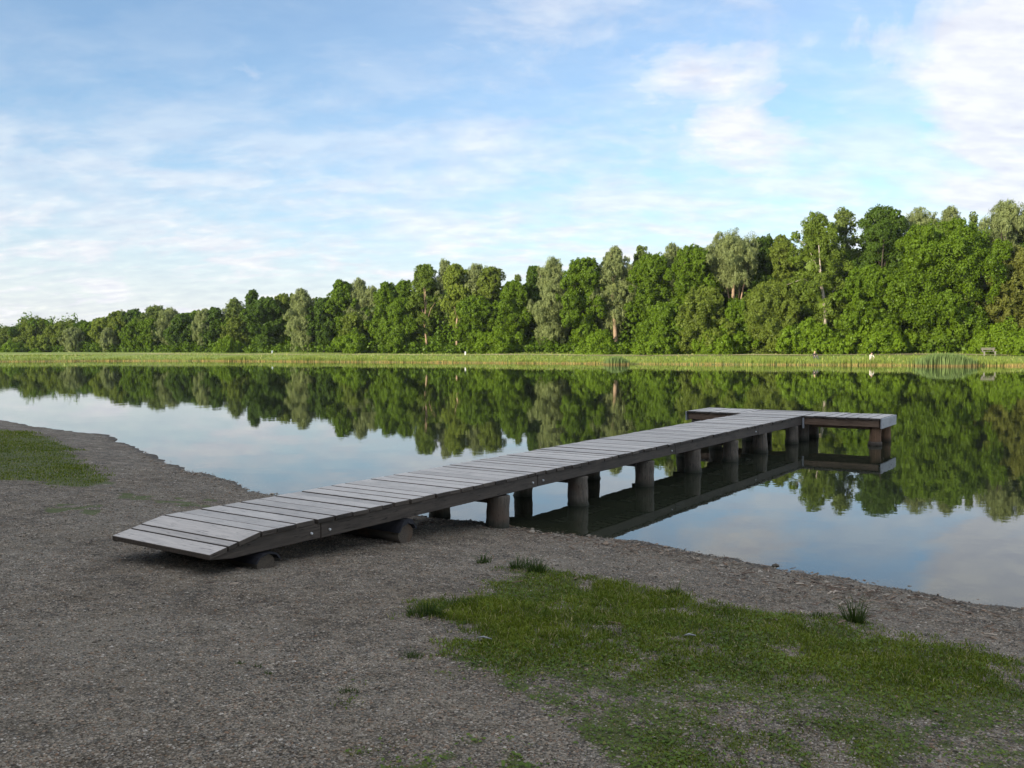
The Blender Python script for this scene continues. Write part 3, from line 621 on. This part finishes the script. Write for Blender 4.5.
def crown_pts(H, cb, w, pk, rc, dens, g, vs=.8, thin=1., core=True):
    Hc = H-cb; n = int(np.clip(6+4.2*Hc/w, 8, 22)*min(dens, 1.)**.5); L = []
    for i in range(n):
        u = np.clip((i+.5)/n+g.uniform(-.05, .05), .02, .93); Rr = w/2*prof(pk, u); lr = w*.5*g.uniform(.30, .50)*(.55+.45*min(1, Rr/(w/2)))
        th = i*2.39996+g.uniform(-.5, .5); rad = max(0, Rr*g.uniform(.82, 1.1)-lr*.8); z = cb+u*Hc
        L.append((rad*math.cos(th), rad*math.sin(th), min(max(z, cb+lr*.6), H-lr*vs*g.uniform(.9, 1.2)), lr))
    lr = w*.5*g.uniform(.32, .42); L.append((g.uniform(-.08, .08)*w, 0, H-lr*vs*.95, lr)); a0 = g.uniform(0, 6.28)
    for i in range(4):
        lr = w*.5*g.uniform(.30, .44); th = a0+i*1.57+g.uniform(-.4, .4); rad = w*.5*g.uniform(.30, .50)*(.6 if pk in ('cone', 'oval') else 1)
        L.append((rad*math.cos(th), rad*math.sin(th), H-lr*vs-Hc*g.uniform(.03, .13)*(1.5 if pk in ('cone', 'oval') else 1), lr))
    for i in range(14):                                    # sprays that break the outline
        u = g.uniform(.25, .97); th = g.uniform(0, 6.28); lr = w*.5*g.uniform(.09, .17); rad = w/2*prof(pk, np.array(u))*g.uniform(.9, 1.16)
        L.append((rad*math.cos(th), rad*math.sin(th), min(cb+u*Hc, H-lr*.4), float(lr)))
    if core:
        for u in (.15, .4, .65): lr = w*.5*prof(pk, np.array(u))*.6; L.append((0, 0, cb+u*Hc, float(lr)))
    C, P, N = [], [], []
    for x, y, z, lr in L:
        cr = np.clip(lr*.28, .24, .75); k = int(max(7, 3.6*dens*(lr/cr)**2)); d = g.normal(size=(k, 3)); d[:, 2] += .15; d /= np.linalg.norm(d, axis=1)[:, None]
        c = np.array([x, y, z])+d*lr*g.uniform(.62, 1.02, (k, 1))*np.array([1, 1, vs]); crs = cr*g.uniform(.6, 1.25, k); nl = int(np.clip(92*(cr/.6)**1.2, 36, 120)*thin)
        e = g.normal(size=(k, nl, 3)); e[:, :, 2] += .2; e += d[:, None]*.35; e /= np.linalg.norm(e, axis=2)[:, :, None]
        C.append(c); P.append((c[:, None]+e*crs[:, None, None]*g.uniform(.5, 1.08, (k, nl, 1))*np.array([1, 1, vs])).reshape(-1, 3)); N.append((e*.75+d[:, None]*.4).reshape(-1, 3))
    P = np.concatenate(P); P[:, 2] = np.maximum(P[:, 2], .05)
    return np.concatenate(C), P, np.concatenate(N)
def make_tree(px, top, wpx, kind, back=0, label='', cbf=None, pk=None, trunk='bark_dark', lean=0., dens=1., name=None, forks=False, tfront=0.):
    d = float(np.interp(px, *TD))+back; x = (px-512)/FPX*d; z0 = tz(x, d)
    H = (horizon(px)-top)*d/FPX+CAM_H-z0; w = wpx*d/FPX
    g = np.random.default_rng(int(px*13+top*7))
    KP = dict(maple=(.05, 'dome', .21, .15, 0), dark=(.06, 'dome', .20, .15, 0), poplar=(.12, 'oval', .18, .13, 0), willow=(.08, 'dome', .31, .075, .8), olive=(.06, 'dome', .20, .135, .2),
              sparse=(.25, 'oval', .22, .16, 0), yellow=(.10, 'oval', .28, .13, .5), shrub=(0, 'dome', .22, .16, 0), russet=(.05, 'dome', .23, .16, .1))
    c0, p0, ln, wd, dr = KP[kind]; cb = H*(c0 if cbf is None else cbf); pk = pk or (p0 if kind in ('shrub', 'sparse', 'poplar') or w > .75*H else g.choice(['dome', 'oval', 'top', 'dome']))
    rc = np.clip(.13*w+.30, .45, 1.25); sz = (.82+.0019*d)*.78
    c, P, N = crown_pts(H, cb, w*(1.5 if kind == 'sparse' else 1.45 if back > 0 else 1.32), pk, rc, dens, g, 1.4 if dr > .5 else 1.1, .36 if kind == 'sparse' else .75 if top < 300 and kind == 'willow' and back > 3 else 1., core=True)
    V = leaf_quads(P, N, ln*sz*.7, wd*sz*.7, g, dr)
    if kind != 'sparse':                                   # inner leaves close the crown
        n = int(260*dens); u = g.uniform(.0, .92, n); th = g.uniform(0, 6.28, n); rr = w/2*prof(pk, u)*.62*np.sqrt(g.uniform(0, 1, n))
        Q = np.column_stack([rr*np.cos(th), rr*np.sin(th), cb+u*(H-cb)]); V = np.concatenate([V, leaf_quads(Q, g.normal(size=(n, 3)), .75, .6, g)])
    if lean: V[:, 0] += lean*V[:, 2]
    V[:, 1] += tfront*w; c[:, 1] += tfront*w             # trunk standing at the lit edge of the crown
    o = empty(name or {'willow': 'willow_tree', 'poplar': 'poplar_tree', 'maple': 'maple_tree', 'shrub': 'shrub'}.get(kind, 'broadleaf_tree'), (x, d, z0-.05), 0, label, 'shrub' if kind == 'shrub' else 'tree',
              'shrubs at the edge of the far wood' if kind == 'shrub' else 'trees of the wood on the far bank')
    np_mesh('crown', V, np.arange(len(V)).reshape(-1, 4), M['leaf_'+kind], o)
    m = MB(); r0 = max(.12, .017*H+.012*w)*(.6 if tfront > .25 else 1.); hs = [0, .12*H, .35*H, .6*H, .82*H]
    bend = [(g.uniform(-.03, .03)*H*k, g.uniform(-.03, .03)*H*k) for k in (0, .2, .6, .9, 1.)]
    T = [(b[0]+lean*h_, b[1], h_) for b, h_ in zip(bend, hs)]
    m.tube(T, [r0*1.25, r0, r0*.8, r0*.5, r0*.2], 8, .06)
    for q in c[g.choice(len(c), min(7 if not forks else 5, len(c)), replace=False)]:
        k = g.uniform(.25, .75) if not forks else g.uniform(.15, .4); i = k*4; a = int(i); f = i-a
        b0 = np.array(T[a])*(1-f)+np.array(T[a+1])*f
        if q[2] < b0[2]: continue
        e = q+np.array([lean*q[2], 0, 0]); mid = (b0+e)/2+np.array([0, 0, .06*H]); rb = r0*(.5-.3*k)*(1.1 if forks else 1)
        m.tube([tuple(b0), tuple(mid), tuple(e)], [rb, rb*.65, rb*.25], 6)
    m.build('trunk', M[trunk], o); return o
T_ = [
 (5, 328, 26, 'olive', 0, 'mid-green tree at the far left edge of the far wood'),
 (18, 326, 20, 'dark', 1, 'narrow dark tree, second from the left end of the far wood'),
 (36, 319, 30, 'olive', 5, 'broad domed tree with a wispy open top near the left end of the far wood'),
 (42, 336, 17, 'yellow', -3, 'small round light-green tree in front of the domed tree at the left end'),
 (67, 321, 26, 'olive', 3, 'rounded olive tree with smooth top right of the gap near the left end'),
 (73, 328, 17, 'willow', -2, 'small greyish willow in front of the rounded olive tree near the left end'),
 (83, 320.5, 14, 'dark', 3, 'narrow dark green tree right of the small greyish willow at far left'),
 (92, 322, 15, 'maple', 2, 'small plain green tree between the narrow dark tree and a yellowish one at far left'),
 (104, 317.5, 18, 'yellow', 2, 'yellowish-green tree just left of the tall domed tree with a willow at its foot'),
 (108, 328, 12, 'willow', -3, 'little pale willow low in front of the yellowish-green tree at far left'),
 (121, 311, 22, 'olive', 3, 'tall grey-green tree at left, first to rise above the low left end of the wood'),
 (134, 309.5, 20, 'dark', 5, 'dark green dome just left of the wispy two-topped tree'),
 (156, 305.5, 24, 'sparse', 5, 'tall wispy tree with two ragged see-through tops at left'),
 (138, 320, 22, 'maple', -1, 'round green tree below the dark dome, left of its bright twin'),
 (150, 319, 18, 'maple', -1, 'round bright green tree below the wispy two-topped tree'),
 (171, 308.5, 20, 'willow', 3, 'pale-topped willow just right of the wispy two-topped tree'),
 (184, 313, 24, 'dark', 1, 'dark green tree between the two pale narrow willows at left'),
 (195, 310.5, 18, 'maple', 5, 'mid-green top showing behind the dark tree between the two pale willows'),
 (205, 309, 18, 'willow', 0, 'pale narrow willow at left, the right one of the two, beside a deep shadow'),
 (216, 308, 20, 'dark', 2, 'dark green shaded tree right of the pale narrow willow'),
 (237, 299, 20, 'sparse', 6, 'thin open-crowned tree with gaps of sky left of the bluish pointed tree'),
 (236, 318, 20, 'olive', -1, 'lower olive tree in front of the thin open-crowned tree at left'),
 (253, 290, 18, 'dark', 3, 'tall bluish-green pointed tree left of the big dark dense tree'),
 (266, 297, 30, 'dark', -1, 'big dark dense tree left of the large pale willow'),
 (287, 294, 24, 'olive', 5, 'light olive top between the dark dense tree and the large pale willow'),
 (304, 289, 27, 'willow', -2, 'large bright pale willow in the left half, lit down to the ground'),
 (324, 298, 25, 'dark', 0, 'round dark tree on a short pale trunk right of the large pale willow'),
 (344, 281, 26, 'maple', 3, 'open-crowned green tree standing higher right of the round dark tree'),
 (361, 279, 22, 'willow', 5, 'grey-green willow top right of the open-crowned tree, left of centre'),
 (374, 286, 18, 'willow', 6, 'dull grey willow half hidden behind the dense green trees left of centre'),
 (353, 312, 20, 'olive', -2, 'low olive tree in front of the open-crowned tree left of centre'),
 (388, 282, 26, 'maple', 1, 'dense green tree with a level top left of the tall dark poplar'),
 (404, 280.5, 22, 'maple', 4, 'green tree whose top touches the tall dark poplar on its left side'),
 (402, 299, 28, 'maple', -2, 'rounded green tree in front, at the left foot of the tall dark poplar'),
 (427, 264, 27, 'poplar', 1, 'tall dark poplar with bare pale trunk near its foot, left of centre'),
 (446, 260.5, 22, 'willow', 6, 'grey-green crown peeping up between the tall dark poplar and the birch'),
 (457, 264, 26, 'yellow', 0, 'light yellowish-green birch on a reddish trunk right of the tall dark poplar'),
 (477, 264.5, 24, 'willow', 4, 'pale grey-green crown above the bright maple left of centre'),
 (477, 296, 34, 'maple', -2, 'bright green maple in front, right of the yellowish birch'),
 (491, 267, 24, 'olive', 3, 'olive crown right of the pale crown above the bright maple'),
 (515, 281, 32, 'maple', 0, 'broad dense green tree below the dip in the skyline at centre'),
 (519, 275, 9, 'sparse', 5, 'small ragged tip rising above the broad dense tree at the skyline dip'),
 (534, 265.5, 20, 'dark', 4, 'dark ragged-topped tree left of the tall pale grey willow at centre'),
 (553, 258.5, 34, 'willow', -1, 'tall pale grey willow with trailing left side right of centre'),
 (584, 258, 38, 'maple', -2, 'big dense deep-green tree with a dark trunk right of the tall grey willow'),
 (616, 248, 34, 'willow', 0, 'grey willow with a bare orange-tan trunk and knob-like top right of centre'),
 (640, 245.5, 20, 'sparse', 6, 'see-through poplar top right of the knob-topped grey willow'),
 (651, 254, 36, 'maple', 2, 'green tree with layered boughs right of the see-through poplar top'),
 (675, 245.5, 28, 'willow', 6, 'pale olive crown behind the big lit maple right of centre'),
 (692, 247, 44, 'maple', 0, 'big lit maple with stepped boughs left of the forked willow'),
 (665, 304, 36, 'maple', -4, 'bright green low tree in front, left of the flowering olive tree'),
 (703, 287, 38, 'olive', -4, 'low olive tree speckled with pale blossom in front of the big lit maple'),
 (733, 236, 42, 'willow', 1, 'pale silvery willow on forked orange trunks, right of centre'),
 (762, 236, 32, 'dark', 5, 'dark green crown between the silvery forked willow and the brownish tree'),
 (783, 236, 26, 'olive', 3, 'brownish-olive ragged tree left of the tall slender birch'),
 (768, 283, 52, 'olive', -3, 'broad low olive tree in front, below the dark crown and the brownish tree'),
 (738, 299, 34, 'maple', -3, 'low green tree at the foot of the silvery forked willow'),
 (826, 212, 46, 'poplar', -2, 'tall slender light-green birch with a long pale trunk at right'),
 (843, 207.5, 24, 'sparse', 5, 'bluish-green ragged top just right of the tall slender birch'),
 (880, 208, 52, 'dark', 3, 'tall dark tree over a deep black gap, between the birch and the giant maple'),
 (868, 266, 44, 'maple', -3, 'mid-green tree in front at the foot of the tall dark tree at right'),
 (919, 209, 36, 'willow', 7, 'pale olive crown behind, left of the giant maple peak'),
 (947, 208.5, 34, 'willow', 7, 'pale crown directly behind the peak of the giant maple'),
 (941, 224, 86, 'maple', -2, 'giant broad deep-green maple at right, widest tree of the wood'),
 (971, 213, 14, 'sparse', 6, 'thin ragged twig-like top between the giant maple and the last willow'),
 (1001, 203, 54, 'willow', 3, 'tall pale olive willow near the right edge, highest crown of the wood'),
 (1012, 248, 46, 'russet', -1, 'reddish-brown tinged tree in front of the tall willow at the right edge'),
 (1034, 210, 40, 'dark', 4, 'dark tree cut off by the right edge of the photo'),
]
XT = {(427, 264): dict(cbf=.15, trunk='bark_tan', tfront=.3, lean=-.03), (457, 264): dict(cbf=.30, trunk='bark_tan', pk='top', tfront=.3), (616, 248): dict(cbf=.22, trunk='bark_tan', pk='oval', lean=-.02, tfront=.2), (733, 236): dict(cbf=.60, pk='top', trunk='bark_tan', forks=True, tfront=.12),
      (826, 212): dict(cbf=.16, pk='oval', trunk='bark_pale', lean=-.05, tfront=.30), (880, 208): dict(cbf=.30, pk='oval'), (253, 290): dict(pk='cone'), (324, 298): dict(cbf=.12, trunk='bark_pale'),
      (304, 289): dict(pk='oval', cbf=.03), (553, 258.5): dict(pk='oval', cbf=.1), (584, 258): dict(dens=1.1), (941, 224): dict(dens=1.15), (1001, 203): dict(pk='oval')}
for px, top, wpx, kind, back, lab in T_:
    make_tree(px, top, wpx, kind, back, lab, **XT.get((px, top), {}))
S_ = [(228, 342, 24, -5, 'bright yellow-green shrub at left, low and wide before a dark gap'),
      (600, 341, 40, -5, 'bright green leafy shrub around the foot of the knob-topped willow trunk'),
      (806, 326, 44, -5, 'large bright green shrub left of the foot of the tall birch trunk'),
      (836, 341, 30, -5, 'rounded green shrub hiding the foot of the tall birch trunk'),
      (726, 331, 44, -4, 'green shrub thicket below the silvery forked willow'),
      (660, 334, 40, -5, 'dark green shrub below the bright low tree right of centre'),
      (12, 349, 22, -6, 'dark low shrub at the far left end of the far bank'),
      (36, 352, 9, -14, 'small dark shrub alone near the far water line at left'),
      (1003, 331, 50, -4, 'green shrub behind the bench at the right'),
      (880, 329, 46, -4, 'green shrub behind the crouching person'),
      (355, 335, 30, -4, 'pale green shrub right of the round dark tree on its short trunk'),
      (500, 334, 36, -4, 'green shrub at the wood edge right of the white post')]
for px, top, wpx, back, lab in S_: make_tree(px, top, wpx, 'shrub', back, lab)
# undergrowth along the foot of the wood, and the wood behind it: masses nobody could count
def leaf_mass(name, label, px0, px1, n_cl, hfun, back0, back1, mat, ln, wd, rc, seed):
    g = np.random.default_rng(seed); px = g.uniform(px0, px1, n_cl); d = np.interp(px, *TD)+g.uniform(back0, back1, n_cl); x = (px-512)/FPX*d
    Pg = np.column_stack([x, d]); z = terrain(Pg); hm = hfun(px, d, g)
    u = g.uniform(0, 1, n_cl)**.8; c = np.column_stack([x, d, z+u*hm]); r_ = rc*g.uniform(.6, 1.3, n_cl)
    dd = g.normal(size=(n_cl, 34, 3)); dd /= np.linalg.norm(dd, axis=2)[:, :, None]
    P = c[:, None]+dd*(r_[:, None, None]*g.uniform(.5, 1.05, (n_cl, 34, 1))); V = leaf_quads(P.reshape(-1, 3), dd.reshape(-1, 3), ln, wd, g)
    tag(np_mesh(name, V, np.arange(len(V)).reshape(-1, 4), M[mat]), label, name.replace('_', ' '), kind='stuff')
leaf_mass('undergrowth', 'continuous green undergrowth along the foot of the far wood', -60, 1100, 2400, lambda p, d, g: 0.8+1.7*g.uniform(0, 1, len(p))*(.5+.5*np.sin(p*.055)**2), -3.5, 3, 'leaf_under', .22, .16, .8, 71)
leaf_mass('understorey', 'tangled understorey between the trunks of the far wood', -60, 1100, 2200, lambda p, d, g: 3+6*g.uniform(0, 1, len(p)), 1, 6, 'leaf_under', .26, .19, 1.0, 73)
SK = ([-60, 20, 100, 160, 230, 300, 380, 440, 520, 600, 700, 800, 900, 1024, 1400], [333, 331, 326, 318, 316, 304, 298, 284, 290, 276, 266, 258, 240, 236, 232])
leaf_mass('wood', 'dense mass of the wood behind the front trees', -300, 1400, 5200, lambda p, d, g: (horizon(p)-np.interp(p, *SK))*d/FPX+.5, 5, 15, 'leaf_wood', .5, .4, 1.6, 72)

# ------------------------------------------------------------------ the wood behind the viewer that shades the shore
SUN_AZ, SUN_EL = R(229), R(13.5)              # direction to the sun, clockwise from +y
g = np.random.default_rng(91); cl = []; tb = MB()
for row, (dist, sp) in enumerate(((34, 5.0), (42, 5.5), (52, 6.))):
    a = -62.
    while a < 64:
        o_ = np.array([math.sin(SUN_AZ), math.cos(SUN_AZ)]); sd = np.array([o_[1], -o_[0]])
        c = np.array([-2., 11.])+o_*(dist+g.uniform(-2, 2))+sd*(a+g.uniform(-1.5, 1.5)); a += sp
        dn, df, ins = lake_sd(c[None]);
        if ins[0] or dn[0] < 2: continue
        z0 = tz(*c); H = g.uniform(14.5, 17.5); w = g.uniform(7, 9)
        k = 150; u = g.uniform(0, 1, k); th = g.uniform(0, 6.28, k); rr = w/2*prof('dome', u)*np.sqrt(g.uniform(.1, 1, k))
        cl.append(np.column_stack([c[0]+rr*np.cos(th), c[1]+rr*np.sin(th), z0+.6+u*(H-1)])); tb.tube([(c[0], c[1], z0-.2), (c[0], c[1], z0+H*.5), (c[0], c[1], z0+H*.85)], [.3, .2, .05], 7)
for c in ((-11, -5), (-14.5, 0), (-8, -10), (-17, 5), (-4, -13)):
    c = np.array(c, float); z0 = tz(*c); H = g.uniform(11, 14); w = 6.5; k = 150; u = g.uniform(0, 1, k); th = g.uniform(0, 6.28, k); rr = w/2*prof('dome', u)*np.sqrt(g.uniform(.1, 1, k))
    cl.append(np.column_stack([c[0]+rr*np.cos(th), c[1]+rr*np.sin(th), z0+1.2+u*(H-1.6)])); tb.tube([(c[0], c[1], z0-.2), (c[0], c[1], z0+H*.5), (c[0], c[1], z0+H*.85)], [.25, .17, .05], 7)
C = np.concatenate(cl); dd = g.normal(size=(len(C), 14, 3)); dd /= np.linalg.norm(dd, axis=2)[:, :, None]
Pq = (C[:, None]+dd*g.uniform(.4, 1.1, (len(C), 14, 1))).reshape(-1, 3); V = leaf_quads(Pq, dd.reshape(-1, 3), .62, .5, g)
tag(np_mesh('shore_wood', V, np.arange(len(V)).reshape(-1, 4), M['leaf_wood']), 'wood behind the viewer that shades the near shore', 'wood', kind='stuff')
tag(tb.build('shore_wood_trunks', M['bark_dark']), 'trunks of the wood behind the viewer', 'wood', kind='stuff')

# ------------------------------------------------------------------ sky, sun, exposure
w = bpy.data.worlds.new('World'); sc.world = w; w.use_nodes = True
t = NT.__new__(NT); t.t = w.node_tree; t.t.nodes.clear(); t.out = t.n('ShaderNodeOutputWorld')
sky = t.n('ShaderNodeTexSky'); sky.sky_type = 'NISHITA'; sky.sun_disc = False; sky.sun_elevation = SUN_EL; sky.sun_rotation = SUN_AZ
sky.air_density = 1.0; sky.dust_density = .6; sky.ozone_density = 1.2
dirv = t.n('ShaderNodeTexCoord').outputs['Generated']; sx = t.n('ShaderNodeSeparateXYZ', Vector=dirv)
zz = t.math('MAXIMUM', sx.outputs[2], 0.); k = t.math('ADD', zz, .26)
flat = t.n('ShaderNodeCombineXYZ', X=t.math('DIVIDE', sx.outputs[0], k), Y=t.math('DIVIDE', sx.outputs[1], k), Z=0.).outputs[0]
n_a = t.noise(t.mapv(dirv, (1.0, 1.0, 2.3), (2.3, 1.1, .4)), 4.2, 9, .58, .35)
n_b = t.noise(t.mapv(flat, (.8, 1.15, 1), (7.3, 4.1, 0)), 5.5, 8, .60, .25)
n_c = t.noise(t.mapv(flat, (1, 1, 1), (1.7, 8.2, 0)), .9, 4, .5)
def blob(px, py, wx, wy, amp):                         # a cloud bank in a given direction of the sky
    d = ray(px, py); d = d/np.linalg.norm(d); az, el = math.atan2(d[0], d[1]), math.asin(d[2])
    A = t.math('ARCTAN2', sx.outputs[0], sx.outputs[1]); E = t.math('ARCSINE', sx.outputs[2])
    a = t.math('DIVIDE', t.math('SUBTRACT', A, az), wx/FPX); e = t.math('DIVIDE', t.math('SUBTRACT', E, el), wy/FPX)
    return t.math('MULTIPLY', t.math('POWER', 2.718, t.math('MULTIPLY', -1., t.math('ADD', t.math('MULTIPLY', a, a), t.math('MULTIPLY', e, e)))), amp)
cov = t.math('ADD', t.math('MULTIPLY', n_a, .62), t.math('ADD', t.math('MULTIPLY', n_b, .38), t.math('MULTIPLY', t.math('SUBTRACT', n_c, .5), .5)))
for b_ in ((150, 225, 330, 75, .17), (470, 150, 200, 80, .08), (30, 110, 110, 26, .10), (150, 25, 260, 80, -.36), (600, 20, 200, 60, .06), (860, 110, 45, 90, -.10)):
    cov = t.math('ADD', cov, blob(*b_))
cloud = t.ramp(cov, [(.46, 0.), (.58, .5), (.72, .9)])
cum = t.math('ADD', t.math('MULTIPLY', n_a, 1.25), -.08)      # puffy cumulus banks
for b_ in ((690, 82, 85, 40, .33), (745, 150, 95, 30, .29), (1000, 45, 75, 60, .32), (970, 135, 75, 40, .30), (1010, 195, 90, 26, .26)):
    cum = t.math('ADD', cum, blob(*b_))
cum = t.ramp(cum, [(.60, 0.), (.68, .55), (.80, 1.)])
n_d = t.noise(t.mapv(flat, (.75, 1.3, 1), (3.3, 6.1, 0)), 15., 5, .55, .2)
low = t.ramp(zz, [(0., 1.), (.10, .92), (.22, .50), (.36, .18), (.6, 0.)])          # thin veil thickening to the horizon
patch = t.math('MAXIMUM', t.ramp(n_b, [(.36, .34), (.60, 1.)]), t.ramp(zz, [(0., .92), (.07, .7), (.16, .2)]))
over = t.ramp(zz, [(.44, 0.), (.66, .65)])  # cloud cover added above the view, to brighten and neutralise the ground light
cloud = t.math('MAXIMUM', t.math('MULTIPLY', cloud, .84), t.math('MULTIPLY', low, patch))
veil = t.math('ADD', t.ramp(n_c, [(.38, .06), (.65, .28)]), t.math('MULTIPLY', t.ramp(n_b, [(.48, 0.), (.66, 1.)]), .12))
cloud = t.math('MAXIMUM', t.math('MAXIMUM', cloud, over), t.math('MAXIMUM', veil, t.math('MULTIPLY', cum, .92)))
shade = t.ramp(t.math('ADD', t.math('MULTIPLY', cum, .07), t.math('ADD', t.math('MULTIPLY', n_b, .45), t.math('MULTIPLY', n_d, .55))), [(.38, (4.85, 4.95, 5.65)), (.51, (5.55, 5.65, 6.1)), (.64, (6.45, 6.45, 6.5))])
skyc = t.mix(1., sky.outputs[0], (1.04, 1.28, 1.50), 'MULTIPLY')
overhead_boost = t.ramp(zz, [(.34, 1.), (.75, 1.9)])            # unseen overhead cloud made brighter to add fill light on the shore
shade = t.mix(1., shade, overhead_boost, 'MULTIPLY')
cloud = t.math('MULTIPLY', cloud, t.math('SUBTRACT', 1., blob(130, -10, 270, 105, .58)))
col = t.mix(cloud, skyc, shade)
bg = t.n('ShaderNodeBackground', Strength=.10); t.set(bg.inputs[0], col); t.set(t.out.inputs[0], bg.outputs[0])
sun = bpy.data.lights.new('sun', 'SUN'); sun.energy = 4.6; sun.angle = R(.5); sun.color = (1, .90, .72)
so = bpy.data.objects.new('sun', sun); COL.objects.link(so)
ds = Vector((math.sin(SUN_AZ)*math.cos(SUN_EL), math.cos(SUN_AZ)*math.cos(SUN_EL), math.sin(SUN_EL)))
so.rotation_euler = ds.to_track_quat('Z', 'Y').to_euler(); so.location = (-30, -40, 30)
vs = sc.view_settings; vs.view_transform = 'Standard'; vs.look = 'None'; vs.gamma = 1; vs.use_curve_mapping = False; vs.exposure = .68
cy = sc.cycles; cy.max_bounces = 6; cy.diffuse_bounces = 2; cy.glossy_bounces = 3; cy.transparent_max_bounces = 6; cy.transmission_bounces = 2; cy.use_denoising = True
cy.sample_clamp_indirect = 6
# air between the viewer and the far wood
m = MB(); m.box(-440, 330, -90, 420, -4, 45)
hz = NT('haze_air'); pv = hz.n('ShaderNodeVolumePrincipled', Density=.00010, Anisotropy=.2); pv.inputs['Color'].default_value = (.90, .95, 1., 1)
hz.set(hz.out.inputs['Volume'], pv.outputs[0])
tag(m.build('haze', hz.m), 'thin morning haze over the lake', 'haze', kind='stuff')
cy.volume_bounces = 0
